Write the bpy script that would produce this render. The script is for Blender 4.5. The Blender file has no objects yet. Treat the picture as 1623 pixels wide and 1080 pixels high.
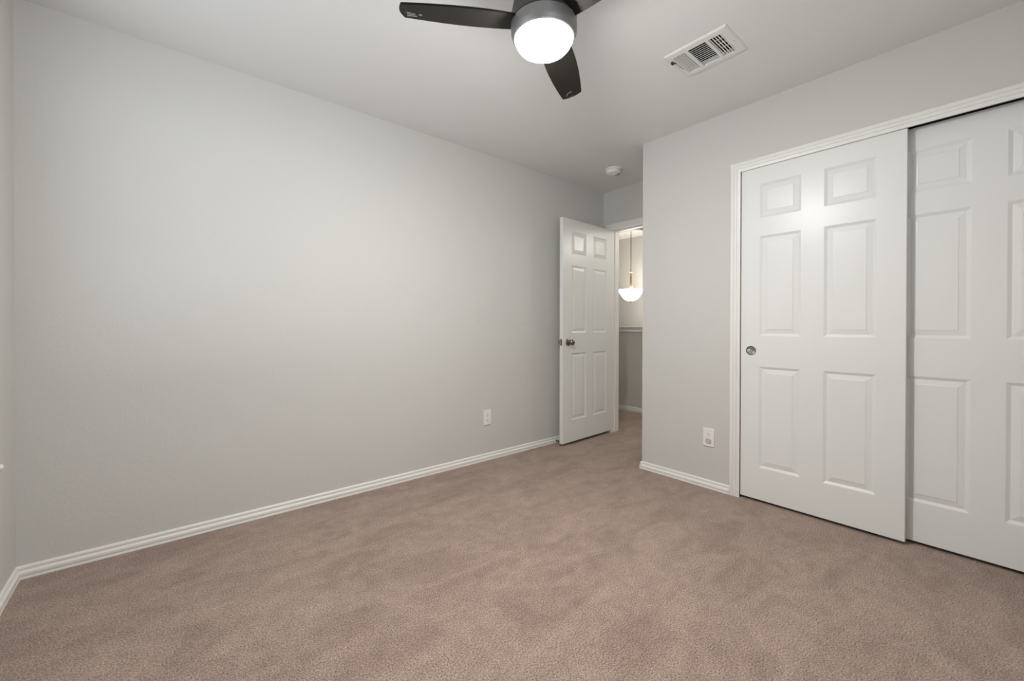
import bpy, bmesh, math, random
from mathutils import Vector, Matrix

scene = bpy.context.scene
random.seed(7)

# ------------------------------------------------------------------ camera
FPX = 658.553
YAW, PITCH, ROLL = math.radians(49.904), math.radians(-0.327), math.radians(0.0905)
HCAM = 1.067
fw = Vector((math.cos(YAW) * math.cos(PITCH), math.sin(YAW) * math.cos(PITCH), math.sin(PITCH)))
rt = Vector((math.sin(YAW), -math.cos(YAW), 0))
up = rt.cross(fw)
rt2 = rt * math.cos(ROLL) + up * math.sin(ROLL)
up2 = -rt * math.sin(ROLL) + up * math.cos(ROLL)
cd = bpy.data.cameras.new('camera')
cd.sensor_width = 36.0
cd.lens = FPX / 1623.0 * 36.0
cd.shift_y = (521.93 - 540.0) / 1623.0
cd.clip_start = 0.02
cam = bpy.data.objects.new('camera', cd)
scene.collection.objects.link(cam)
m = Matrix((rt2, up2, -fw)).transposed().to_4x4()
m.translation = Vector((0, 0, HCAM))
cam.matrix_world = m
scene.camera = cam

# ------------------------------------------------------------------ light and exposure
LAMP_STRENGTH = 320.0         # fan lamp diffuser
PENDANT_STRENGTH = 13.0        # hall pendant bowl
PENDANT_BULB = 8.0           # bulb in the open top of the bowl, watts
HALL_STRENGTH = 115.0         # small globe of the hall light
SKY_STRENGTH = 0.80           # overcast sky outside the windows
UPLIGHT_STRENGTH = 3.6         # fill added below the horizon, brightens the ceiling through the windows
world = bpy.data.worlds.new('daylight')
scene.world = world
world.use_nodes = True
bg = world.node_tree.nodes['Background']
wnt = world.node_tree
_tc = wnt.nodes.new('ShaderNodeTexCoord')
_sp = wnt.nodes.new('ShaderNodeSeparateXYZ')
wnt.links.new(_tc.outputs['Generated'], _sp.inputs[0])
_gt = wnt.nodes.new('ShaderNodeMath')
_gt.operation = 'GREATER_THAN'
_gt.inputs[1].default_value = 0.0
wnt.links.new(_sp.outputs['Z'], _gt.inputs[0])
_st = wnt.nodes.new('ShaderNodeMath')
_st.operation = 'MULTIPLY_ADD'
_st.inputs[1].default_value = SKY_STRENGTH - UPLIGHT_STRENGTH
_st.inputs[2].default_value = UPLIGHT_STRENGTH
wnt.links.new(_gt.outputs[0], _st.inputs[0])
wnt.links.new(_st.outputs[0], bg.inputs['Strength'])
bg.inputs['Color'].default_value = (0.89, 0.97, 1.05, 1)
vs = scene.view_settings
vs.view_transform = 'Standard'
vs.look = 'None'
vs.gamma = 1.0
vs.exposure = 0.0
vs.use_curve_mapping = False

# ------------------------------------------------------------------ dimensions (metres)
HC = 2.44                     # ceiling
YL = 2.6697                   # left wall face
XN = -0.4721                  # near wall face (left edge of the photo)
YB = -0.47                    # wall behind the camera
XC = 2.7682                   # closet wall face
YA = 1.7616                   # corner where the closet wall ends at the alcove
XE = 3.4774                   # entry wall face
WT = 0.115                    # wall thickness
XH = 4.551                    # stair guard wall face in the hall
XF = 5.53                     # far stairwell wall
YH0, YH1 = 1.1, 4.75          # hall ends
CY0, CY1 = -0.335, 1.069      # closet opening
CTOP = 2.0354
EY0, EY1 = 1.80, 2.5615       # entry opening
ETOP = 2.0415


# ------------------------------------------------------------------ materials
def new_mat(name):
    mt = bpy.data.materials.new(name)
    mt.use_nodes = True
    nt = mt.node_tree
    return mt, nt, nt.nodes['Principled BSDF']


def simple(name, col, rough=0.5, metal=0.0, spec=0.5, bump=None):
    mt, nt, b = new_mat(name)
    b.inputs['Base Color'].default_value = (*col, 1)
    b.inputs['Roughness'].default_value = rough
    b.inputs['Metallic'].default_value = metal
    b.inputs['Specular IOR Level'].default_value = spec
    if bump:
        scale, strength, dist = bump
        geo = nt.nodes.new('ShaderNodeNewGeometry')
        n = nt.nodes.new('ShaderNodeTexNoise')
        n.inputs['Scale'].default_value = scale
        n.inputs['Detail'].default_value = 3
        nt.links.new(geo.outputs['Position'], n.inputs['Vector'])
        bp = nt.nodes.new('ShaderNodeBump')
        bp.inputs['Strength'].default_value = strength
        bp.inputs['Distance'].default_value = dist
        nt.links.new(n.outputs['Fac'], bp.inputs['Height'])
        nt.links.new(bp.outputs['Normal'], b.inputs['Normal'])
    return mt


def math_node(nt, op, a, b_=None, c=None):
    n = nt.nodes.new('ShaderNodeMath')
    n.operation = op
    for i, v in enumerate((a, b_, c)):
        if v is None:
            continue
        if isinstance(v, (int, float)):
            n.inputs[i].default_value = v
        else:
            nt.links.new(v, n.inputs[i])
    return n.outputs[0]


def mix_col(nt, fac, a, b_, blend='MIX'):
    n = nt.nodes.new('ShaderNodeMix')
    n.data_type = 'RGBA'
    n.blend_type = blend
    if isinstance(fac, (int, float)):
        n.inputs[0].default_value = fac
    else:
        nt.links.new(fac, n.inputs[0])
    for sock, v in ((n.inputs[6], a), (n.inputs[7], b_)):
        if isinstance(v, tuple):
            sock.default_value = (*v, 1)
        else:
            nt.links.new(v, sock)
    return n.outputs[2]


def wall_paint(name, col, scuffs=False):
    """matt greige paint over a light orange-peel texture"""
    mt, nt, b = new_mat(name)
    b.inputs['Roughness'].default_value = 0.62
    b.inputs['Specular IOR Level'].default_value = 0.3
    geo = nt.nodes.new('ShaderNodeNewGeometry')
    n1 = nt.nodes.new('ShaderNodeTexNoise')
    n1.inputs['Scale'].default_value = 95
    n1.inputs['Detail'].default_value = 2
    n2 = nt.nodes.new('ShaderNodeTexNoise')
    n2.inputs['Scale'].default_value = 1.7
    n2.inputs['Detail'].default_value = 2
    for n in (n1, n2):
        nt.links.new(geo.outputs['Position'], n.inputs['Vector'])
    bp = nt.nodes.new('ShaderNodeBump')
    bp.inputs['Strength'].default_value = 0.22
    bp.inputs['Distance'].default_value = 0.0035
    nt.links.new(n1.outputs['Fac'], bp.inputs['Height'])
    nt.links.new(bp.outputs['Normal'], b.inputs['Normal'])
    c = mix_col(nt, n2.outputs['Fac'], tuple(v * 0.985 for v in col), tuple(v * 1.015 for v in col))
    if scuffs:
        # outline left on the paint by something that once hung here
        sep = nt.nodes.new('ShaderNodeSeparateXYZ')
        nt.links.new(geo.outputs['Position'], sep.inputs[0])
        X, Z = sep.outputs['X'], sep.outputs['Z']
        n3 = nt.nodes.new('ShaderNodeTexNoise')
        n3.inputs['Scale'].default_value = 5
        n3.inputs['Detail'].default_value = 4
        nt.links.new(geo.outputs['Position'], n3.inputs['Vector'])
        gate = math_node(nt, 'GREATER_THAN', n3.outputs['Fac'], 0.5)

        def band(v, c0, hw):
            return math_node(nt, 'LESS_THAN', math_node(nt, 'ABSOLUTE', math_node(nt, 'SUBTRACT', v, c0)), hw)
        inx = math_node(nt, 'MAXIMUM', band(X, 1.93, 0.035), band(X, 2.42, 0.05))
        inz = band(Z, 1.18, 0.09)
        l1 = math_node(nt, 'MULTIPLY', band(Z, 1.094, 0.0025), inx)
        l2 = math_node(nt, 'MULTIPLY', band(X, 1.894, 0.0025), inz)
        l3 = math_node(nt, 'MULTIPLY', band(X, 2.467, 0.0025), inz)
        lines = math_node(nt, 'MAXIMUM', l1, math_node(nt, 'MAXIMUM', l2, l3))
        lines = math_node(nt, 'MULTIPLY', lines, gate)
        lines = math_node(nt, 'MULTIPLY', lines, 0.16)
        c = mix_col(nt, lines, c, (0.22, 0.21, 0.20))
    nt.links.new(c, b.inputs['Base Color'])
    return mt


def carpet_material():
    mt, nt, b = new_mat('brown_carpet')
    b.inputs['Roughness'].default_value = 1.0
    b.inputs['Specular IOR Level'].default_value = 0.05
    b.inputs['Sheen Weight'].default_value = 0.15
    b.inputs['Sheen Roughness'].default_value = 0.6
    geo = nt.nodes.new('ShaderNodeNewGeometry')

    def noise(scale, detail, rough=0.5, dist=0.0, vec=None):
        n = nt.nodes.new('ShaderNodeTexNoise')
        n.inputs['Scale'].default_value = scale
        n.inputs['Detail'].default_value = detail
        n.inputs['Roughness'].default_value = rough
        n.inputs['Distortion'].default_value = dist
        nt.links.new(vec or geo.outputs['Position'], n.inputs['Vector'])
        return n.outputs['Fac']
    tuft = noise(195, 2, 0.6)
    mid = noise(16, 4, 0.65, 0.4)
    mp = nt.nodes.new('ShaderNodeMapping')
    mp.inputs['Rotation'].default_value = (0, 0, math.radians(35))
    mp.inputs['Scale'].default_value = (1.0, 2.2, 1.0)
    nt.links.new(geo.outputs['Position'], mp.inputs['Vector'])
    big = noise(2.6, 4, 0.6, 0.9, mp.outputs[0])

    def ramp(fac, stops):
        r = nt.nodes.new('ShaderNodeValToRGB')
        e = r.color_ramp.elements
        e[0].position, e[0].color = stops[0][0], (*stops[0][1], 1)
        e[1].position, e[1].color = stops[-1][0], (*stops[-1][1], 1)
        for p, c in stops[1:-1]:
            k = e.new(p)
            k.color = (*c, 1)
        nt.links.new(fac, r.inputs[0])
        return r.outputs['Color']
    base = ramp(tuft, [(0.27, (0.085, 0.056, 0.043)), (0.42, (0.258, 0.184, 0.148)),
                       (0.55, (0.372, 0.278, 0.230)), (0.72, (0.545, 0.432, 0.372))])
    c = mix_col(nt, 1.0, base, ramp(mid, [(0.3, (0.88, 0.87, 0.86)), (0.7, (1.10, 1.10, 1.10))]), 'MULTIPLY')
    c = mix_col(nt, 1.0, c, ramp(big, [(0.36, (0.86, 0.84, 0.83)), (0.5, (0.99, 0.99, 0.99)), (0.64, (1.09, 1.09, 1.085))]), 'MULTIPLY')
    nt.links.new(c, b.inputs['Base Color'])
    bp = nt.nodes.new('ShaderNodeBump')
    bp.inputs['Strength'].default_value = 0.65
    bp.inputs['Distance'].default_value = 0.006
    h = math_node(nt, 'ADD', math_node(nt, 'MULTIPLY', tuft, 1.0), math_node(nt, 'MULTIPLY', mid, 0.7))
    nt.links.new(h, bp.inputs['Height'])
    nt.links.new(bp.outputs['Normal'], b.inputs['Normal'])
    return mt


def emitter(name, col, strength):
    mt, nt, b = new_mat(name)
    b.inputs['Base Color'].default_value = (0.9, 0.9, 0.9, 1)
    b.inputs['Emission Color'].default_value = (*col, 1)
    b.inputs['Emission Strength'].default_value = strength
    return mt


def glass_pane():
    mt, nt, b = new_mat('window_glass')
    out = nt.nodes['Material Output']
    tr = nt.nodes.new('ShaderNodeBsdfTransparent')
    gl = nt.nodes.new('ShaderNodeBsdfGlossy')
    gl.inputs['Roughness'].default_value = 0.02
    mx = nt.nodes.new('ShaderNodeMixShader')
    mx.inputs[0].default_value = 0.07
    nt.links.new(tr.outputs[0], mx.inputs[1])
    nt.links.new(gl.outputs[0], mx.inputs[2])
    nt.links.new(mx.outputs[0], out.inputs['Surface'])
    return mt


def door_paint():
    """semi-gloss white enamel with a faint pressed wood grain"""
    mt, nt, b = new_mat('white_door_enamel')
    b.inputs['Base Color'].default_value = (0.775, 0.778, 0.765, 1)
    b.inputs['Roughness'].default_value = 0.31
    b.inputs['Specular IOR Level'].default_value = 0.36
    tc = nt.nodes.new('ShaderNodeTexCoord')
    mp = nt.nodes.new('ShaderNodeMapping')
    mp.inputs['Scale'].default_value = (1, 14, 1.1)
    nt.links.new(tc.outputs['Object'], mp.inputs['Vector'])
    n = nt.nodes.new('ShaderNodeTexNoise')
    n.inputs['Scale'].default_value = 9
    n.inputs['Detail'].default_value = 4
    n.inputs['Distortion'].default_value = 1.2
    nt.links.new(mp.outputs[0], n.inputs['Vector'])
    bp = nt.nodes.new('ShaderNodeBump')
    bp.inputs['Strength'].default_value = 0.14
    bp.inputs['Distance'].default_value = 0.002
    nt.links.new(n.outputs['Fac'], bp.inputs['Height'])
    nt.links.new(bp.outputs['Normal'], b.inputs['Normal'])
    return mt


WALLCOL = (0.598, 0.590, 0.568)
M = {}
M['wall'] = wall_paint('greige_wall_paint', WALLCOL)
M['wall_scuffed'] = wall_paint('greige_wall_paint_scuffed', WALLCOL, True)
M['ceiling'] = simple('white_ceiling_paint', (0.765, 0.765, 0.755), 0.85, 0, 0.2, (110, 0.18, 0.003))
M['carpet'] = carpet_material()
M['trim'] = simple('white_trim_enamel', (0.80, 0.785, 0.76), 0.35)
M['door'] = door_paint()
M['plastic'] = simple('white_plastic', (0.82, 0.80, 0.78), 0.35)
M['beige_plastic'] = simple('beige_plastic', (0.53, 0.49, 0.43), 0.45)
M['slot'] = simple('dark_slot', (0.03, 0.028, 0.025), 0.8)
M['black'] = simple('black_void', (0.008, 0.008, 0.008), 0.9)
M['track'] = simple('dark_steel_track', (0.05, 0.05, 0.048), 0.5, 0.6)
M['nickel'] = simple('aged_nickel', (0.30, 0.27, 0.235), 0.22, 1.0)
M['pull'] = simple('spun_steel', (0.42, 0.41, 0.39), 0.32, 1.0)
_nt = M['pull'].node_tree
_tg = _nt.nodes.new('ShaderNodeTangent')
_tg.direction_type = 'RADIAL'
_tg.axis = 'X'
_nt.links.new(_tg.outputs[0], _nt.nodes['Principled BSDF'].inputs['Tangent'])
_nt.nodes['Principled BSDF'].inputs['Anisotropic'].default_value = 0.85
M['pull_ring'] = simple('dark_steel_ring', (0.11, 0.10, 0.09), 0.35, 1.0)
M['bronze'] = simple('dark_bronze_metal', (0.060, 0.055, 0.050), 0.42, 0.3)
M['bloom_grey'] = simple('bronze_bloom_grey', (0.21, 0.205, 0.20), 0.4, 0.35)  # dark ring lightened: lamp bloom put into the base colour
M['blade'] = simple('espresso_blade_wood', (0.0125, 0.0108, 0.009), 0.4, 0, 0.14)
M['print'] = simple('pale_print', (0.42, 0.42, 0.41), 0.6)
M['vent'] = simple('white_vent_enamel', (0.76, 0.755, 0.735), 0.4)
M['rubber'] = simple('grey_rubber', (0.35, 0.34, 0.32), 0.7)
M['spring'] = simple('dull_spring_steel', (0.20, 0.185, 0.165), 0.35, 1.0)
M['lamp'] = emitter('frosted_lamp_glass', (1.0, 0.985, 0.955), LAMP_STRENGTH)
M['pendant'] = emitter('pendant_glass', (1.0, 0.93, 0.82), PENDANT_STRENGTH)
M['hall_globe'] = emitter('hall_globe_glass', (1.0, 0.95, 0.87), HALL_STRENGTH)
M['brass'] = simple('antique_brass', (0.48, 0.33, 0.18), 0.3, 0.9)
M['chain'] = simple('dark_brass_chain', (0.20, 0.15, 0.09), 0.4, 0.8)
M['glass'] = glass_pane()
M['frame'] = simple('white_window_vinyl', (0.8, 0.8, 0.79), 0.4)


# ------------------------------------------------------------------ mesh helpers
def box(bm, x0, x1, y0, y1, z0, z1):
    vs_ = [bm.verts.new(p) for p in ((x0, y0, z0), (x1, y0, z0), (x1, y1, z0), (x0, y1, z0),
                                     (x0, y0, z1), (x1, y0, z1), (x1, y1, z1), (x0, y1, z1))]
    for f in ((3, 2, 1, 0), (4, 5, 6, 7), (0, 1, 5, 4), (1, 2, 6, 5), (2, 3, 7, 6), (3, 0, 4, 7)):
        bm.faces.new([vs_[i] for i in f])
    return vs_


def rounded_box(bm, x0, x1, y0, y1, z0, z1, r, seg=2):
    t = bmesh.new()
    box(t, x0, x1, y0, y1, z0, z1)
    bmesh.ops.bevel(t, geom=list(t.edges), offset=r, segments=seg, profile=0.5, affect='EDGES')
    merge(bm, t)


def merge(bm, t, mat=None):
    me = bpy.data.meshes.new('tmp')
    if mat is not None:
        bmesh.ops.transform(t, matrix=mat, verts=t.verts)
    t.to_mesh(me)
    t.free()
    bm.from_mesh(me)
    bpy.data.meshes.remove(me)


def lathe(bm, prof, seg=48, cx=0, cy=0, mat=None, close_ends=True):
    """prof: list of (r, z) — axis Z"""
    t = bmesh.new()
    rings = []
    for r, z in prof:
        if r < 1e-6:
            rings.append([t.verts.new((cx, cy, z))])
        else:
            rings.append([t.verts.new((cx + r * math.cos(2 * math.pi * i / seg), cy + r * math.sin(2 * math.pi * i / seg), z)) for i in range(seg)])
    for a, b_ in zip(rings, rings[1:]):
        for i in range(seg):
            j = (i + 1) % seg
            if len(a) == 1 and len(b_) == 1:
                continue
            if len(a) == 1:
                t.faces.new((a[0], b_[j], b_[i]))
            elif len(b_) == 1:
                t.faces.new((a[i], a[j], b_[0]))
            else:
                t.faces.new((a[i], a[j], b_[j], b_[i]))
    if close_ends:
        for rg in (rings[0], rings[-1]):
            if len(rg) > 1:
                t.faces.new(rg)
    bmesh.ops.recalc_face_normals(t, faces=t.faces)
    merge(bm, t, mat)


def tube(bm, pts, r, seg=8, closed=False):
    t = bmesh.new()
    n = len(pts)
    rings = []
    prev = None
    for i, p in enumerate(pts):
        p = Vector(p)
        a = Vector(pts[(i - 1) % n]) if (closed or i > 0) else p
        b_ = Vector(pts[(i + 1) % n]) if (closed or i < n - 1) else p
        d = (b_ - a).normalized()
        if prev is None:
            u = d.orthogonal().normalized()
        else:
            u = (prev - d * prev.dot(d)).normalized()
        prev = u
        v = d.cross(u)
        rings.append([t.verts.new(p + u * r * math.cos(2 * math.pi * k / seg) + v * r * math.sin(2 * math.pi * k / seg)) for k in range(seg)])
    m_ = n if closed else n - 1
    for i in range(m_):
        a, b_ = rings[i], rings[(i + 1) % n]
        for k in range(seg):
            j = (k + 1) % seg
            t.faces.new((a[k], a[j], b_[j], b_[k]))
    if not closed:
        t.faces.new(rings[0])
        t.faces.new(rings[-1])
    bmesh.ops.recalc_face_normals(t, faces=t.faces)
    merge(bm, t)


def sweep(bm, prof, p0, p1, axis_out, up_=(0, 0, 1)):
    """straight moulding: prof (out, up) polygon swept from p0 to p1"""
    o, u = Vector(axis_out), Vector(up_)
    t = bmesh.new()
    A = [t.verts.new(Vector(p0) + o * a + u * b_) for a, b_ in prof]
    B = [t.verts.new(Vector(p1) + o * a + u * b_) for a, b_ in prof]
    n = len(prof)
    for i in range(n):
        j = (i + 1) % n
        t.faces.new((A[i], A[j], B[j], B[i]))
    t.faces.new(A)
    t.faces.new(B)
    bmesh.ops.recalc_face_normals(t, faces=t.faces)
    merge(bm, t)


def obj(name, bm, mat, parent=None, smooth=None):
    me = bpy.data.meshes.new(name)
    bm.to_mesh(me)
    bm.free()
    me.materials.append(mat)
    o = bpy.data.objects.new(name, me)
    scene.collection.objects.link(o)
    if parent:
        o.parent = parent
    if smooth is not None:
        for p in me.polygons:
            p.use_smooth = True
        me.set_sharp_from_angle(angle=math.radians(smooth))
    return o


def thing(name, loc, label=None, cat=None, group=None, kind=None, rot=None):
    o = bpy.data.objects.new(name, None)
    o.empty_display_size = 0.05
    scene.collection.objects.link(o)
    o.location = loc
    if rot is not None:
        o.rotation_euler = rot
    tag(o, label, cat, group, kind)
    return o


def tag(o, label=None, cat=None, group=None, kind=None):
    for k, v in (('label', label), ('category', cat), ('group', group), ('kind', kind)):
        if v:
            o[k] = v
    return o


def struct(name, bm, mat, label=None, smooth=None):
    o = obj(name, bm, mat, None, smooth)
    return tag(o, label, None, None, 'structure')


# ------------------------------------------------------------------ room shell
def wall_with_hole_y(bm, y0, y1, xa, xb, hx0, hx1, hz0, hz1):      # wall in the XZ plane
    box(bm, xa, hx0, y0, y1, 0, HC)
    box(bm, hx1, xb, y0, y1, 0, HC)
    box(bm, hx0, hx1, y0, y1, hz1, HC)
    if hz0 > 0:
        box(bm, hx0, hx1, y0, y1, 0, hz0)


def wall_with_hole_x(bm, x0, x1, ya, yb, hy0, hy1, hz0, hz1):
    box(bm, x0, x1, ya, hy0, 0, HC)
    box(bm, x0, x1, hy1, yb, 0, HC)
    box(bm, x0, x1, hy0, hy1, hz1, HC)
    if hz0 > 0:
        box(bm, x0, x1, hy0, hy1, 0, hz0)


# windows behind the camera
W1 = (-0.20, 1.00, 0.75, 2.10)          # x0, x1, z0, z1 in the wall behind
W2 = (0.90, 2.20, 0.75, 2.10)           # y0, y1, z0, z1 in the near wall

bm = bmesh.new()
box(bm, XN - WT, XH + 0.12, YB - WT, YL, -0.08, 0)
box(bm, XE, XH + 0.12, YL, YH1 + WT, -0.08, 0)
floor = struct('floor', bm, M['carpet'], 'brown cut pile carpet over the bedroom and hall floor')

VX0, VX1, VY0, VY1 = 1.982, 2.181, 0.848, 1.108   # duct opening in the ceiling
bm = bmesh.new()
box(bm, XN - WT, VX0, YB - WT, YH1 + WT, HC, HC + 0.1)
box(bm, VX1, XF + WT, YB - WT, YH1 + WT, HC, HC + 0.1)
box(bm, VX0, VX1, YB - WT, VY0, HC, HC + 0.1)
box(bm, VX0, VX1, VY1, YH1 + WT, HC, HC + 0.1)
struct('ceiling', bm, M['ceiling'], 'white lightly textured ceiling')

bm = bmesh.new()
box(bm, XN - WT, XE, YL, YL + WT, 0, HC)
struct('wall_left', bm, M['wall_scuffed'], 'long blank greige wall on the left')

bm = bmesh.new()
wall_with_hole_x(bm, XN - WT, XN, YB - WT, YL, W2[0], W2[1], W2[2], W2[3])
struct('wall_near', bm, M['wall'], 'greige wall at the far left edge of the photo')

bm = bmesh.new()
wall_with_hole_y(bm, YB - WT, YB, XN, XC, W1[0], W1[1], W1[2], W1[3])
struct('wall_behind', bm, M['wall'])

bm = bmesh.new()
wall_with_hole_x(bm, XC, XC + WT, YB - WT, YA, CY0, CY1, 0, CTOP + 0.05)
struct('wall_right', bm, M['wall'], 'greige wall around the closet doors')

bm = bmesh.new()
box(bm, XC + WT, XE, YA - WT, YA, 0, HC)
struct('wall_alcove', bm, M['wall'])

bm = bmesh.new()
box(bm, XC + WT, XE, YB - WT, YB, 0, HC)
struct('wall_closet', bm, M['wall'])

bm = bmesh.new()
wall_with_hole_x(bm, XE, XE + WT, YB - WT, YH1, EY0 - 0.018, EY1 + 0.018, 0, ETOP + 0.018)
struct('wall_back', bm, M['wall'], 'short greige wall above the open bedroom doorway')

# hall and stairwell
bm = bmesh.new()
GZ = 1.055
ay0, ay1 = 2.71, 4.45                      # arched opening over the guard wall
box(bm, XH, XH + 0.12, YH0, YH1, -1.6, GZ)
box(bm, XH, XH + 0.12, YH0, ay0, GZ, HC)
box(bm, XH, XH + 0.12, ay1, YH1, GZ, HC)
# arch head: elliptical corners
pts = []
N = 14
for i in range(N + 1):
    a = math.pi - (math.pi / 2) * i / N
    pts.append((ay0 + 0.45 + 0.45 * math.cos(a), 2.016 + 0.30 * math.sin(a)))
for i in range(N + 1):
    a = math.pi / 2 - (math.pi / 2) * i / N
    pts.append((ay1 - 0.45 + 0.45 * math.cos(a), 2.016 + 0.30 * math.sin(a)))
for (ya_, za_), (yb_, zb_) in zip(pts, pts[1:]):
    v = [bm.verts.new(p) for p in ((XH, ya_, za_), (XH, yb_, zb_), (XH, yb_, HC), (XH, ya_, HC),
                                   (XH + 0.12, ya_, za_), (XH + 0.12, yb_, zb_), (XH + 0.12, yb_, HC), (XH + 0.12, ya_, HC))]
    for f in ((0, 3, 2, 1), (4, 5, 6, 7), (0, 1, 5, 4), (2, 3, 7, 6)):
        bm.faces.new([v[i] for i in f])
struct('wall_stair', bm, M['wall'], 'low greige guard wall and arch in the hall beyond the doorway')

bm = bmesh.new()
box(bm, XF, XF + WT, YH0, YH1, -1.6, HC)
struct('wall_stairwell', bm, M['wall'], 'brightly lit far wall behind the hanging pendant')
bm = bmesh.new()
box(bm, XE + WT, XF + WT, YH1, YH1 + WT, -1.6, HC)
struct('wall_hall_left', bm, M['wall'])
bm = bmesh.new()
box(bm, XE + WT, XF + WT, YH0 - WT, YH0, -1.6, HC)
struct('wall_hall_right', bm, M['wall'])
bm = bmesh.new()
box(bm, XH + 0.12, XF, YH0, YH1, -1.7, -1.6)
struct('floor_stairwell', bm, M['carpet'])

# guard wall cap and moulding
bm = bmesh.new()
rounded_box(bm, XH - 0.022, XH + 0.142, ay0 + 0.004, ay1 - 0.004, GZ, GZ + 0.020, 0.004)
sweep(bm, [(0, 0), (0.012, 0), (0.014, 0.006), (0.014, 0.018), (0.007, 0.021), (0.007, 0.040), (0.012, 0.044), (0.012, 0.055), (0, 0.055)],
      (XH, YH0 + 0.002, GZ - 0.055), (XH, YH1 - 0.002, GZ - 0.055), (-1, 0, 0))
struct('trim_3', bm, M['trim'], 'painted cap and moulding on the hall guard wall')

# ------------------------------------------------------------------ baseboards
BB = [(0, 0), (0.014, 0), (0.014, 0.0085), (0.0125, 0.0105), (0.014, 0.0125), (0.014, 0.027), (0.0125, 0.0305), (0.0065, 0.034), (0.0062, 0.0395), (0.0088, 0.0425),
      (0.0088, 0.049), (0.006, 0.0535), (0.002, 0.055), (0, 0.055)]
BT = 0.0


def baseboard(name, runs, label=None):
    b_ = bmesh.new()
    for p0, p1, o in runs:
        sweep(b_, BB, p0, p1, o)
    return struct(name, b_, M['trim'], label, 40)


baseboard('baseboard_left', [((XN, YL, 0), (XE - 0.012, YL, 0), (0, -1, 0))], 'white moulded baseboard under the long left wall')
baseboard('baseboard_near', [((XN, YB, 0), (XN, YL, 0), (1, 0, 0))])
baseboard('baseboard_right', [((XC, CY1 + 0.058, 0), (XC, YA, 0), (-1, 0, 0))], 'short white baseboard left of the closet doors')
baseboard('baseboard_alcove', [((XC - 0.014, YA, 0), (XE - 0.016, YA, 0), (0, 1, 0))])
baseboard('baseboard_behind', [((XN, YB, 0), (XC, YB, 0), (0, 1, 0))])
baseboard('baseboard_hall', [((XH, YH0, 0), (XH, YH1, 0), (-1, 0, 0))], 'white baseboard under the guard wall in the hall')

# ------------------------------------------------------------------ casings
CP = [(0.0, 0.0), (0.0, 0.009), (0.004, 0.0105), (0.015, 0.0115), (0.018, 0.0085), (0.021, 0.0125), (0.033, 0.0135), (0.036, 0.0105),
      (0.039, 0.0145), (0.051, 0.0155), (0.055, 0.0145), (0.057, 0.012), (0.057, 0.0)]


def casing(bm_, x, yl, yr, zt, lim=None):
    """mitred casing on a wall at x facing -X; yl > yr"""
    rows = []
    for w, t in CP:
        ol = yl + w if lim is None else min(yl + w, lim)
        rows.append([(x - t, ol, 0.0), (x - t, ol, zt + w), (x - t, yr - w, zt + w), (x - t, yr - w, 0.0)])
    t_ = bmesh.new()
    R_ = [[t_.verts.new(p) for p in r] for r in rows]
    for a, b_ in zip(R_, R_[1:]):
        for i in range(3):
            t_.faces.new((a[i], a[i + 1], b_[i + 1], b_[i]))
    bmesh.ops.recalc_face_normals(t_, faces=t_.faces)
    merge(bm_, t_)


bm = bmesh.new()
casing(bm, XC, CY1, CY0, CTOP)
# jamb liners and the hidden head with its sliding track
box(bm, XC, XC + WT, CY1, CY1 + 0.0001 + 0.018, 0, CTOP + 0.05)
box(bm, XC, XC + WT, CY0 - 0.018, CY0, 0, CTOP + 0.05)
for f in bm.faces:
    f.normal_update()
struct('trim_1', bm, M['trim'], 'white fluted casing around the closet opening', 35)
bm = bmesh.new()
box(bm, XC + 0.001, XC + 0.006, CY0, CY1, CTOP + 0.004, CTOP + 0.0485)
box(bm, XC + 0.048, XC + 0.051, CY0, CY1, CTOP + 0.0145, CTOP + 0.0485)
box(bm, XC + 0.094, XC + 0.097, CY0, CY1, CTOP + 0.010, CTOP + 0.0485)
box(bm, XC + 0.001, XC + 0.112, CY0, CY1, CTOP + 0.046, CTOP + 0.0485)
tk = struct('trim_4', bm, M['track'], 'dark sliding track above the closet doors')

bm = bmesh.new()
casing(bm, XE, EY1 + 0.006, EY0 - 0.006, ETOP + 0.004)
# jambs with stop beads
for y0, y1 in ((EY1, EY1 + 0.018), (EY0 - 0.018, EY0)):
    box(bm, XE, XE + WT, y0, y1, 0, ETOP + 0.018)
box(bm, XE, XE + WT, EY0, EY1, ETOP, ETOP + 0.018)
box(bm, XE + 0.040, XE + 0.075, EY1 - 0.011, EY1, 0, ETOP)
box(bm, XE + 0.040, XE + 0.075, EY0, EY0 + 0.011, 0, ETOP)
box(bm, XE + 0.040, XE + 0.075, EY0 + 0.011, EY1 - 0.011, ETOP - 0.011, ETOP)
struct('trim_2', bm, M['trim'], 'white casing and jamb of the bedroom doorway', 35)


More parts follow.
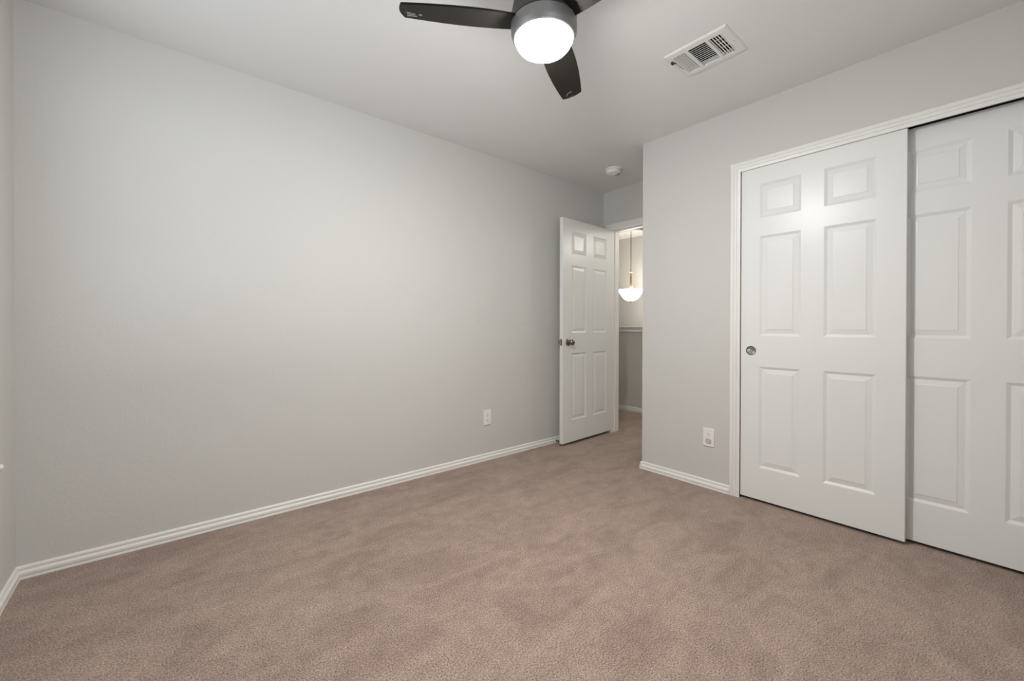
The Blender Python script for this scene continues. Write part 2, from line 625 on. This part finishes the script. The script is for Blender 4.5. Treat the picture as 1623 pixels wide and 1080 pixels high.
# ------------------------------------------------------------------ six panel doors
def panel_door(width, height, cols, rows, z_off, thick=0.035, hole=None):
    """slab in the YZ plane; visible moulded face at x=0 facing -X; y from 0 (left as seen) to -width.
    cols/rows in metres: cols measured from the left edge, rows in z."""
    b_ = bmesh.new()
    us = sorted(set([0, width] + [c for p in cols for c in p]))
    zs = sorted(set([0, height] + [r - z_off for p in rows for r in p]))

    def V(u, z, d=0.0):
        return b_.verts.new((d, -u, z))

    def is_panel(u0, u1, z0, z1):
        return any(abs(u0 - c[0]) < 1e-6 and abs(u1 - c[1]) < 1e-6 for c in cols) and \
            any(abs(z0 - r[0] + z_off) < 1e-6 and abs(z1 - r[1] + z_off) < 1e-6 for r in rows)
    prof = [(0, 0), (0.0015, 0.0005), (0.0135, 0.0068), (0.0150, 0.0072), (0.0165, 0.0069), (0.0385, 0.0030), (0.0398, 0.0014), (0.0406, 0.0011)]
    for u0, u1 in zip(us, us[1:]):
        for z0, z1 in zip(zs, zs[1:]):
            if is_panel(u0, u1, z0, z1):
                loops = []
                for o, d in prof:
                    loops.append([V(u0 + o, z0 + o, d), V(u1 - o, z0 + o, d), V(u1 - o, z1 - o, d), V(u0 + o, z1 - o, d)])
                for a, c in zip(loops, loops[1:]):
                    for i in range(4):
                        j = (i + 1) % 4
                        b_.faces.new((a[i], a[j], c[j], c[i]))
                b_.faces.new(loops[-1])
            elif hole and u0 < hole[0] < u1 and z0 < hole[1] < z1:
                hu, hz, hr = hole
                n = 40
                circ, sq = [], []
                s = hr + 0.012
                for i in range(n):
                    a = 2 * math.pi * i / n
                    cx, cz = math.cos(a), math.sin(a)
                    k = max(abs(cx), abs(cz))
                    circ.append(V(hu + hr * cx, hz + hr * cz))
                    sq.append(V(hu + s * cx / k, hz + s * cz / k))
                for i in range(n):
                    j = (i + 1) % n
                    b_.faces.new((sq[i], sq[j], circ[j], circ[i]))
                uu = [u0, hu - s, hu + s, u1]
                zz = [z0, hz - s, hz + s, z1]
                for iu in range(3):
                    for iz in range(3):
                        if iu == 1 and iz == 1:
                            continue
                        b_.faces.new((V(uu[iu], zz[iz]), V(uu[iu + 1], zz[iz]), V(uu[iu + 1], zz[iz + 1]), V(uu[iu], zz[iz + 1])))
            else:
                b_.faces.new((V(u0, z0), V(u1, z0), V(u1, z1), V(u0, z1)))
    e = 0.0015
    # eased edge, sides and back
    c0 = [(0, 0), (width, 0), (width, height), (0, height)]
    r0 = [V(u, z, 0) for u, z in c0]
    r1 = [V(u + (-e if u == 0 else e), z + (-e if z == 0 else e), e) for u, z in c0]
    r2 = [V(u + (-e if u == 0 else e), z + (-e if z == 0 else e), thick) for u, z in c0]
    for a, c in ((r0, r1), (r1, r2)):
        for i in range(4):
            j = (i + 1) % 4
            b_.faces.new((a[i], a[j], c[j], c[i]))
    b_.faces.new(r2)
    bmesh.ops.remove_doubles(b_, verts=b_.verts, dist=1e-5)
    bmesh.ops.recalc_face_normals(b_, faces=b_.faces)
    return b_


ROWS = [(0.212, 0.828), (1.014, 1.619), (1.727, 1.934)]

# front sliding closet door
FX = XC + 0.004
fd = thing('door_2', (FX, CY1 - 0.003, 0), 'front white six-panel sliding closet door with a round flush pull', 'closet door', None, 'structure')
b_ = panel_door(0.753, 2.020, [(0.103, 0.317), (0.423, 0.643)], ROWS, 0.018, 0.035, (0.058, 0.923 - 0.018, 0.0262))
o = obj('slab', b_, M['door'], fd)
o.location = (0, 0, 0.018)
rotm = Matrix.Rotation(-math.pi / 2, 4, 'Y')
b_ = bmesh.new()
mt_ = Matrix.Translation((0, -0.058, 0.923)) @ rotm          # lathe +Z points to -X
lathe(b_, [(0.0252, -0.010), (0.0262, 0.0003), (0.0278, 0.0006), (0.0280, 0.0012), (0.0268, 0.0015), (0.0256, 0.0006), (0.0248, -0.0075), (0.0248, -0.0095)], 48, mat=mt_, close_ends=False)
pr = obj('pull_ring', b_, M['pull_ring'], fd, 60)
b_ = bmesh.new()
lathe(b_, [(0.0, -0.0072), (0.003, -0.0071), (0.012, -0.0066), (0.0205, -0.0060), (0.0243, -0.0052), (0.0249, -0.0060), (0.0249, -0.0095)], 48, mat=mt_, close_ends=False)
obj('pull_cup', b_, M['pull'], fd, 40)

# rear sliding closet door
bd = thing('door_3', (XC + 0.056, 0.423, 0), 'rear white six-panel sliding closet door at the right edge of the photo', 'closet door', None, 'structure')
b_ = panel_door(0.757, 2.026, [(0.105, 0.321), (0.426, 0.644)], ROWS, 0.018, 0.035)
o = obj('slab', b_, M['door'], bd)
o.location = (0, 0, 0.018)

# hinged bedroom door, swung open against the left wall
dx, dy = 3.494 - 2.712, 2.5605 - 2.5225
dang = math.atan2(dy, dx)
ed = thing('door_1', (2.712, 2.5225, 0), 'open white six-panel hinged bedroom door beside the left wall', 'door', None, 'structure', (0, 0, math.pi / 2 + dang))
# local: -X face -> world (sin..): local -X maps towards the room, local -Y runs along the door to the hinge
b_ = panel_door(0.778, 2.012, [(0.122, 0.338), (0.447, 0.664)], [(0.220, 0.830), (1.013, 1.623), (1.729, 1.934)], 0.026, 0.035)
o = obj('slab', b_, M['door'], ed)
o.location = (0, 0, 0.026)
ed.rotation_euler = (0, 0, math.radians(90) + dang)

KZ, KU = 0.929, 0.072


def knob(sign):
    """doorknob with rosette; sign -1 = room side (-X), +1 = wall side"""
    base = 0.0 if sign < 0 else 0.035
    mt2 = Matrix.Translation((base, -KU, KZ)) @ Matrix.Rotation(sign * math.pi / 2, 4, 'Y')
    q = bmesh.new()
    lathe(q, [(0.0335, 0.0), (0.0335, 0.004), (0.031, 0.008), (0.020, 0.011), (0.016, 0.012)], 40, mat=mt2)
    k = obj('rosette', q, M['nickel'], ed, 50)
    q = bmesh.new()
    lathe(q, [(0.012, 0.011), (0.0105, 0.020), (0.0115, 0.028), (0.017, 0.033), (0.0235, 0.040), (0.0262, 0.048), (0.0245, 0.057), (0.018, 0.0635), (0.0, 0.0655)], 40, mat=mt2)
    obj('door_knob', q, M['nickel'], ed, 50)


knob(-1)
knob(+1)
b_ = bmesh.new()
rounded_box(b_, 0.006, 0.029, 0.0012, 0.0030, KZ - 0.0285, KZ + 0.0285, 0.0006, 1)
rounded_box(b_, 0.011, 0.024, 0.0030, 0.0090, KZ - 0.010, KZ + 0.010, 0.001, 1)
obj('latch_plate', b_, M['nickel'], ed)


# ------------------------------------------------------------------ outlets
def duplex_outlet(loc, rotz, label, upper_only=False):
    """plate in local XZ plane, facing -Y"""
    t = thing('outlet', loc, label, 'outlet', 'duplex wall outlets', None, (0, 0, rotz))
    q = bmesh.new()
    rounded_box(q, -0.036, 0.036, -0.006, 0.0, -0.060, 0.060, 0.0028, 2)
    obj('cover_plate', q, M['plastic'], t)
    for s in (1, -1):
        q = bmesh.new()
        zc = 0.0195 * s
        prof = []
        n = 28
        for i in range(n):
            a = 2 * math.pi * i / n
            prof.append((max(-0.0145, min(0.0145, 0.0172 * math.cos(a))), max(-0.0140, min(0.0140, 0.0172 * math.sin(a)))))
        A = [q.verts.new((x, -0.0060, zc + z)) for x, z in prof]
        B = [q.verts.new((x * 0.97, -0.0078, zc + z * 0.97)) for x, z in prof]
        for i in range(n):
            j = (i + 1) % n
            q.faces.new((A[i], A[j], B[j], B[i]))
        q.faces.new(B)
        bmesh.ops.recalc_face_normals(q, faces=q.faces)
        r = obj('receptacle', q, M['plastic'], t)
        if upper_only and s < 0:
            continue
        q = bmesh.new()
        for x0, w, h in ((-0.0065, 0.0028, 0.0085), (0.0065, 0.0028, 0.0070)):
            box(q, x0 - w / 2, x0 + w / 2, -0.0081, -0.0072, zc + 0.0035 - h / 2, zc + 0.0035 + h / 2)
        box(q, -0.0024, 0.0024, -0.0081, -0.0072, zc - 0.0102, zc - 0.0048)
        obj('socket_slots', q, M['slot'], r)
    q = bmesh.new()
    lathe(q, [(0.0032, -0.006), (0.0032, -0.0072), (0.0, -0.0076)], 16, mat=Matrix.Rotation(math.pi / 2, 4, 'X') @ Matrix.Scale(-1, 4, (0, 0, 1)))
    obj('screw', q, M['plastic'], t)
    return t


duplex_outlet((1.987, YL, 0.342), 0, 'white duplex outlet low on the long left wall near the open door')
duplex_outlet((XC, 1.2615, 0.337), -math.pi / 2, 'white duplex outlet low on the wall left of the closet with a beige cap', True)
# safety cap plugged into the lower receptacle
q = bmesh.new()
prof = []
n = 28
for i in range(n):
    a = 2 * math.pi * i / n
    ca, sa = math.cos(a), math.sin(a)
    prof.append((0.0185 * math.copysign(abs(ca) ** 0.7, ca), 0.0165 * math.copysign(abs(sa) ** 0.7, sa)))
R0 = [q.verts.new((x, -0.0079, z)) for x, z in prof]
R1 = [q.verts.new((x, -0.0115, z)) for x, z in prof]
R2 = [q.verts.new((x * 0.9, -0.0135, z * 0.9)) for x, z in prof]
for a, c in ((R0, R1), (R1, R2)):
    for i in range(n):
        j = (i + 1) % n
        q.faces.new((a[i], a[j], c[j], c[i]))
q.faces.new(R2)
q.faces.new(R0)
bmesh.ops.recalc_face_normals(q, faces=q.faces)
cap = obj('safety_plug', q, M['beige_plastic'], None, 40)
cap.location = (XC, 1.2615, 0.337 - 0.0215)
cap.rotation_euler = (0, 0, -math.pi / 2)
tag(cap, 'beige safety plug in the lower socket beside the closet', 'safety plug')

# small white peg on the near wall, at the photo's left border
q = bmesh.new()
lathe(q, [(0.0115, 0.0), (0.0115, 0.004), (0.009, 0.0075), (0.005, 0.0092), (0.0, 0.0096)], 24, mat=Matrix.Rotation(math.pi / 2, 4, 'Y'))
pg = obj('wall_peg', q, M['plastic'], None, 40)
pg.location = (XN, 2.452, 0.530)
tag(pg, 'tiny white peg on the wall at the left border of the photo', 'peg')

# ------------------------------------------------------------------ spring door stop on the left baseboard
ds = thing('door_stop', (2.772, YL - 0.0132, 0.020), 'small dull metal spring door stop on the baseboard behind the open door', 'door stop')
q = bmesh.new()
rot_x = Matrix.Rotation(math.pi / 2, 4, 'X')                    # +Z -> -Y
lathe(q, [(0.0095, 0.0), (0.0095, 0.003), (0.006, 0.008), (0.0, 0.008)], 24, mat=rot_x)
obj('base', q, M['spring'], ds, 40)
q = bmesh.new()
coil = []
for i in range(9 * 14 + 1):
    a = 2 * math.pi * i / 14
    coil.append((0.0058 * math.cos(a), -0.006 - 0.054 * i / (9 * 14), 0.0058 * math.sin(a)))
tube(q, coil, 0.0013, 6)
obj('spring', q, M['spring'], ds, 60)
q = bmesh.new()
lathe(q, [(0.006, 0.058), (0.0078, 0.060), (0.0078, 0.068), (0.005, 0.072), (0.0, 0.072)], 20, mat=rot_x)
obj('rubber_tip', q, M['rubber'], ds, 40)

# ------------------------------------------------------------------ ceiling fan with lamp
FC = Vector((1.081, 1.104, 0))
fan = thing('ceiling_fan', (FC.x, FC.y, HC), 'dark three-blade ceiling fan with a round lit lamp', 'ceiling fan')


def fz(p):
    return [(r, z - HC) for r, z in p]


q = bmesh.new()
lathe(q, fz([(0.0, 2.44), (0.078, 2.44), (0.080, 2.425), (0.072, 2.385), (0.040, 2.365), (0.030, 2.36), (0.030, 2.30), (0.0, 2.30)]), 48, close_ends=False)
obj('canopy', q, M['bronze'], fan, 40)
q = bmesh.new()
lathe(q, fz([(0.0, 2.305), (0.070, 2.305), (0.095, 2.292), (0.112, 2.262), (0.1195, 2.222), (0.121, 2.184), (0.118, 2.1815), (0.0, 2.1815)]), 64, close_ends=False)
obj('motor_housing', q, M['bronze'], fan, 40)
q = bmesh.new()
lathe(q, fz([(0.0, 2.1812), (0.1185, 2.1812), (0.1218, 2.1785), (0.1222, 2.165), (0.1205, 2.147), (0.1145, 2.131), (0.1085, 2.126), (0.1022, 2.127), (0.1022, 2.137), (0.0, 2.140)]), 64, close_ends=False)
obj('light_ring', q, M['bloom_grey'], fan, 40)
q = bmesh.new()
lathe(q, fz([(0.101, 2.135), (0.1020, 2.127), (0.1016, 2.118), (0.098, 2.107), (0.0893, 2.0975), (0.0748, 2.0905), (0.0533, 2.0855), (0.0267, 2.0830), (0.0, 2.0822)]), 64, close_ends=False)
obj('lamp_diffuser', q, M['lamp'], fan, 60)

VP = [(0.098, 0.050), (0.14, 0.057), (0.18, 0.063), (0.22, 0.067), (0.26, 0.0695), (0.30, 0.0705), (0.35, 0.0705), (0.40, 0.069), (0.45, 0.0665), (0.48, 0.0645), (0.500, 0.0625)]
VM = [(0.098, -0.056), (0.14, -0.060), (0.18, -0.061), (0.22, -0.061), (0.26, -0.060), (0.30, -0.0575), (0.35, -0.053), (0.40, -0.0465), (0.45, -0.039), (0.48, -0.034), (0.500, -0.0305)]
PB = math.radians(12.5)
BZ = 2.188 - HC


def blade(angle, name='blade', marks='text', stretch=1.0):
    rootm = Matrix.Rotation(math.radians(angle), 4, 'Z') @ Matrix.Translation((0, 0, BZ)) @ Matrix.Rotation(-PB, 4, 'X') @ Matrix.Diagonal((stretch, 1, 1, 1))
    t = bmesh.new()
    th = 0.0035
    # outline: + edge out, curved tip, - edge back
    out = list(VP)
    for i in range(1, 8):
        f = i / 8
        v = 0.0625 + (-0.0305 - 0.0625) * f
        out.append((0.500 + 0.011 * math.sin(math.pi * f), v))
    out += list(reversed(VM))
    n = len(out)
    cu = sum(p[0] for p in out) / n
    ins = [(u - math.copysign(0.0015, u - cu), v - math.copysign(0.0015, v - 0.005)) for u, v in out]
    rings = [[t.verts.new((u, v, -th)) for u, v in ins], [t.verts.new((u, v, -th + 0.0015)) for u, v in out],
             [t.verts.new((u, v, th - 0.0015)) for u, v in out], [t.verts.new((u, v, th)) for u, v in ins]]
    for a, c in zip(rings, rings[1:]):
        for i in range(n):
            j = (i + 1) % n
            t.faces.new((a[i], a[j], c[j], c[i]))
    t.faces.new(rings[0])
    t.faces.new(rings[-1])
    bmesh.ops.recalc_face_normals(t, faces=t.faces)
    bmesh.ops.transform(t, matrix=rootm, verts=t.verts)
    bo = obj(name, t, M['blade'], fan)
    # faint printed marks on the underside near the tip
    p = bmesh.new()

    def mark(u0, u1, v0, v1):
        vv = [p.verts.new((u, v, -th - 0.0003)) for u, v in ((u0, v0), (u1, v0), (u1, v1), (u0, v1))]
        p.faces.new(vv)
    if marks == 'long':
        mark(0.454, 0.488, -0.0150, -0.0100)
        rr = random.Random(3)
        for k in range(7):
            u = 0.486 - k * 0.0042
            mark(u - 0.0018, u, -0.008 + rr.random() * 0.002, 0.004 + rr.random() * 0.006)
        mark(0.472, 0.491, 0.0095, 0.0120)
        for k in range(3):
            mark(0.436 + k * 0.004, 0.4385 + k * 0.004, -0.0065, 0.0035)
    else:
        mark(0.478, 0.482, 0.036, 0.041)
        mark(0.462, 0.466, 0.012, 0.020)
        mark(0.464, 0.468, 0.022, 0.030)
        mark(0.468, 0.475, 0.031, 0.035)
        for k in range(4):
            mark(0.499 + 0.0008 * k, 0.5025 + 0.0008 * k, 0.010 + k * 0.0055, 0.0137 + k * 0.0055)
    bmesh.ops.transform(p, matrix=rootm, verts=p.verts)
    obj('printed_marks', p, M['print'], bo)
    # blade root bracket going into the hub
    k = bmesh.new()
    rounded_box(k, 0.085, 0.128, -0.040, 0.036, -0.0005, 0.0085, 0.002, 1)
    bmesh.ops.transform(k, matrix=rootm, verts=k.verts)
    obj('blade_bracket', k, M['bronze'], bo)


blade(145.9, marks='long', stretch=1.016)
blade(28, marks='short')
blade(268, marks='short')

# ------------------------------------------------------------------ ceiling register
vt = thing('ceiling_vent', (2.080, 0.975, HC), 'white rectangular ceiling vent with three louvre sections', 'vent')
vx, vy = 2.080, 0.975


def vrel(x, y):
    return x - vx, y - vy


FXO = (1.953, 2.207)
FYO = (0.822, 1.127)
panels = [(1.988, 2.170, 1.034, 1.098), (1.992, 2.172, 0.934, 1.020), (1.992, 2.172, 0.860, 0.920)]
q = bmesh.new()
zt, zb = -0.0005, -0.006


def vbox(bm_, x0, x1, y0, y1, z0, z1):
    box(bm_, x0 - vx, x1 - vx, y0 - vy, y1 - vy, z0, z1)


# face plate with bevelled rim
t = bmesh.new()
ox0, ox1, oy0, oy1 = FXO[0] - vx, FXO[1] - vx, FYO[0] - vy, FYO[1] - vy
ix0, ix1, iy0, iy1 = 1.990 - vx, 2.171 - vx, 0.860 - vy, 1.098 - vy
lo = [[(ox0, oy0), (ox1, oy0), (ox1, oy1), (ox0, oy1)], None, None, None]
e = 0.007
loops = [([(ox0, oy0), (ox1, oy0), (ox1, oy1), (ox0, oy1)], 0.0), ([(ox0, oy0), (ox1, oy0), (ox1, oy1), (ox0, oy1)], -0.0025),
         ([(ox0 + e, oy0 + e), (ox1 - e, oy0 + e), (ox1 - e, oy1 - e), (ox0 + e, oy1 - e)], -0.0075),
         ([(ix0, iy0), (ix1, iy0), (ix1, iy1), (ix0, iy1)], -0.0085),
         ([(ix0, iy0), (ix1, iy0), (ix1, iy1), (ix0, iy1)], 0.004)]
vsr = [[t.verts.new((x, y, z)) for x, y in l] for l, z in loops]
for a, c in zip(vsr, vsr[1:]):
    for i in range(4):
        j = (i + 1) % 4
        t.faces.new((a[i], a[j], c[j], c[i]))
bmesh.ops.recalc_face_normals(t, faces=t.faces)
merge(q, t)
vbox(q, 1.988, 2.173, 1.020, 1.035, -0.0085, -0.004)
vbox(q, 1.988, 2.173, 0.920, 0.934, -0.0085, -0.004)
obj('frame', q, M['vent'], vt)


def slat(bm_, cx, cy, length, along, tilt, depth=0.013, th=0.0012, z=-0.0035):
    t_ = bmesh.new()
    box(t_, -length / 2, length / 2, -depth / 2, depth / 2, -th / 2, th / 2)
    mm = Matrix.Translation((cx - vx, cy - vy, z)) @ (Matrix.Rotation(math.pi / 2, 4, 'Z') if along == 'y' else Matrix.Identity(4)) @ Matrix.Rotation(tilt, 4, 'X')
    merge(bm_, t_, mm)


# section towards the left wall: blades lean so their faces show
q = bmesh.new()
for i in range(6):
    slat(q, 2.0795, 1.0395 + i * 0.0112, 0.181, 'x', math.radians(-48), 0.0078, z=-0.003)
obj('louvre_section', q, M['vent'], vt)
q = bmesh.new()
for i in range(12):
    slat(q, 1.996 + i * 0.0155, 0.977, 0.086, 'y', math.radians(-20), 0.0052)
obj('louvre_section', q, M['vent'], vt)
q = bmesh.new()
for i in range(5):
    slat(q, 2.0815, 0.8665 + i * 0.0122, 0.181, 'x', math.radians(20), 0.0066)
for i in range(4):
    vbox(q, 2.022 + i * 0.036, 2.0255 + i * 0.036, 0.860, 0.920, 0.016, 0.019)
obj('louvre_section', q, M['vent'], vt)
q = bmesh.new()
tx0, tx1, ty0, ty1 = VX0 - vx + 0.001, VX1 - vx - 0.001, VY0 - vy + 0.001, VY1 - vy - 0.001
v = box(q, tx0, tx1, ty0, ty1, 0.022, 0.30)
bmesh.ops.delete(q, geom=[f for f in q.faces if f.normal.z < -0.5 or all(abs(w.co.z - 0.022) < 1e-5 for w in f.verts)], context='FACES')
obj('duct', q, M['black'], vt)
q = bmesh.new()
vbox(q, 2.036, 2.116, 1.1045, 1.1062, -0.0092, -0.0084)
obj('lever_slot', q, M['slot'], vt)
q = bmesh.new()
rounded_box(q, 2.008 - vx, 2.026 - vx, 1.108 - vy, 1.119 - vy, -0.020, -0.0078, 0.002, 1)
rounded_box(q, 2.024 - vx, 2.038 - vx, 1.1035 - vy, 1.109 - vy, -0.012, -0.0078, 0.001, 1)
obj('damper_lever', q, M['slot'], vt)
for y in (0.840, 1.1115):
    q = bmesh.new()
    lathe(q, [(0.0032, -0.0078), (0.0032, -0.0088), (0.0, -0.0092)], 14, 2.088 - vx, y - vy)
    obj('screw', q, M['pull'], vt)

# ------------------------------------------------------------------ smoke alarm in the alcove
SX, SY = 3.010, 2.205
sm = thing('smoke_detector', (SX, SY, HC), 'round white smoke detector on the ceiling above the open door', 'smoke detector')
q = bmesh.new()
lathe(q, [(0.0, 0.0), (0.071, 0.0), (0.0715, -0.010), (0.069, -0.0125), (0.0, -0.0125)], 48, close_ends=False)
obj('base', q, M['plastic'], sm, 40)
q = bmesh.new()
lathe(q, [(0.0, -0.013), (0.063, -0.013), (0.0635, -0.026), (0.060, -0.034), (0.050, -0.040), (0.030, -0.043), (0.0, -0.043)], 48, close_ends=False)
cv = obj('cover', q, M['plastic'], sm, 40)
q = bmesh.new()
for i in range(5):
    a = math.radians(-52 + i * 17)
    x, y = 0.041 * math.cos(a), 0.041 * math.sin(a)
    t = bmesh.new()
    box(t, -0.010, 0.010, -0.0028, 0.0028, -0.0412, -0.036)
    merge(q, t, Matrix.Translation((x, y, -0.001)) @ Matrix.Rotation(a, 4, 'Z'))
obj('sensor_grille', q, M['slot'], sm)
q = bmesh.new()
lathe(q, [(0.010, -0.0425), (0.010, -0.0455), (0.008, -0.0465), (0.0, -0.0465)], 24)
obj('test_button', q, M['plastic'], sm, 40)

# ------------------------------------------------------------------ hall pendant
PX, PY = 5.009, 3.373      # just this side of the far wall
PS = 0.965
pd = thing('pendant_light', (PX, PY, HC), 'lit white bowl pendant on a chain in the hall stairwell', 'pendant light')


def pz(p):
    return [(r * PS, HCAM + (z - HCAM) * PS - HC) for r, z in p]


q = bmesh.new()
lathe(q, fz([(0.0, 2.44), (0.062, 2.44), (0.060, 2.425), (0.030, 2.412), (0.0, 2.410)]), 32, close_ends=False)
obj('canopy', q, M['brass'], pd, 40)
q = bmesh.new()
z = 2.412
k = 0
while z > 1.862:
    ring = []
    for i in range(14):
        a = 2 * math.pi * i / 14
        u = 0.0072 * math.cos(a)
        w = 0.017 * math.sin(a)
        ring.append((u if k % 2 == 0 else 0, 0 if k % 2 == 0 else u, z - 0.017 + w - HC))
    tube(q, ring, 0.0020, 6, True)
    z -= 0.027
    k += 1
obj('chain', q, M['chain'], pd, 60)
q = bmesh.new()
lathe(q, pz([(0.0, 1.880), (0.006, 1.880), (0.010, 1.862), (0.036, 1.858), (0.040, 1.853), (0.036, 1.848), (0.010, 1.845), (0.007, 1.835), (0.009, 1.822), (0.014, 1.76), (0.0215, 1.69), (0.026, 1.645), (0.024, 1.638), (0.010, 1.636), (0.008, 1.625), (0.016, 1.616), (0.016, 1.606), (0.006, 1.600), (0.005, 1.45), (0.012, 1.446), (0.014, 1.440), (0.008, 1.430), (0.007, 1.420), (0.0, 1.409)]), 32, close_ends=False)
obj('stem', q, M['brass'], pd, 40)
q = bmesh.new()
lathe(q, pz([(0.189, 1.603), (0.192, 1.600), (0.183, 1.590), (0.169, 1.580), (0.157, 1.563), (0.146, 1.545), (0.134, 1.525), (0.120, 1.503), (0.103, 1.482), (0.082, 1.463), (0.060, 1.451), (0.030, 1.447), (0.008, 1.446)]), 48, close_ends=False)
ob = obj('glass_bowl', q, M['pendant'], pd, 60)
sol = ob.modifiers.new('thickness', 'SOLIDIFY')
sol.thickness = 0.005
bl = bpy.data.lights.new('pendant_bulb', 'POINT')
bl.energy = PENDANT_BULB
bl.color = (1.0, 0.94, 0.84)
bl.shadow_soft_size = 0.035
bo_ = bpy.data.objects.new('pendant_bulb', bl)
scene.collection.objects.link(bo_)
bo_.parent = pd
bo_.location = (0.055, -0.055, HCAM + (1.60 - HCAM) * PS - HC)


# ------------------------------------------------------------------ hall light round the corner, shining in through the doorway
hl = thing('globe_light', (4.30, 1.58, HC), 'small round globe light hanging from the hall ceiling near the guard wall', 'ceiling light')
q = bmesh.new()
lathe(q, fz([(0.0, 2.44), (0.060, 2.44), (0.058, 2.425), (0.022, 2.415), (0.008, 2.41), (0.008, 2.215), (0.030, 2.205), (0.034, 2.175), (0.0, 2.175)]), 32, close_ends=False)
obj('stem', q, M['brass'], hl, 40)
q = bmesh.new()
lathe(q, [(0.062 * math.sin(math.pi * i / 20) if 0 < i < 20 else 0.0, 2.118 - HC + 0.062 * math.cos(math.pi * i / 20)) for i in range(21)], 32, close_ends=False)
obj('glass_globe', q, M['hall_globe'], hl, 60)


# ------------------------------------------------------------------ windows behind the camera
def window(name, wall, r):
    a0, a1, z0, z1 = r
    t = thing(name, (0, 0, 0), None, None, None, 'structure')

    def bx(bm_, u0, u1, d0, d1, z0_, z1_):          # u along the wall, d depth from the room face outwards
        if wall == 'y':
            box(bm_, u0, u1, YB - d1, YB - d0, z0_, z1_)
        else:
            box(bm_, XN - d1, XN - d0, u0, u1, z0_, z1_)
    q_ = bmesh.new()
    f = 0.04
    bx(q_, a0, a0 + f, 0.06, 0.10, z0, z1)
    bx(q_, a1 - f, a1, 0.06, 0.10, z0, z1)
    bx(q_, a0 + f, a1 - f, 0.06, 0.10, z0, z0 + f)
    bx(q_, a0 + f, a1 - f, 0.06, 0.10, z1 - f, z1)
    zm = (z0 + z1) / 2
    bx(q_, a0 + f, a1 - f, 0.06, 0.10, zm - 0.02, zm + 0.02)
    obj('window_frame', q_, M['frame'], t)
    q_ = bmesh.new()
    bx(q_, a0 + f, a1 - f, 0.078, 0.082, z0 + f, zm - 0.02)
    bx(q_, a0 + f, a1 - f, 0.078, 0.082, zm + 0.02, z1 - f)
    obj('pane', q_, M['glass'], t)
    q_ = bmesh.new()
    bx(q_, a0 - 0.02, a1 + 0.02, -0.03, 0.0, z0 - 0.02, z0 - 0.001)
    obj('window_sill', q_, M['trim'], t)
    ld = bpy.data.lights.new('portal', 'AREA')
    ld.shape = 'RECTANGLE'
    ld.size, ld.size_y = a1 - a0 - 0.08, z1 - z0 - 0.08
    ld.cycles.is_portal = True
    lo_ = bpy.data.objects.new('daylight_portal', ld)
    scene.collection.objects.link(lo_)
    c = (a0 + a1) / 2
    if wall == 'y':
        lo_.location = (c, YB - 0.105, zm)
        lo_.rotation_euler = (math.radians(90), 0, 0)       # faces +Y
        lo_.rotation_euler = Vector((0, 1, 0)).to_track_quat('-Z', 'Z').to_euler()
    else:
        lo_.location = (XN - 0.105, c, zm)
        lo_.rotation_euler = Vector((1, 0, 0)).to_track_quat('-Z', 'Z').to_euler()


window('window_1', 'y', W1)
window('window_2', 'x', W2)

scene.cycles.max_bounces = 10
scene.cycles.diffuse_bounces = 7
scene.cycles.sample_clamp_indirect = 6.0
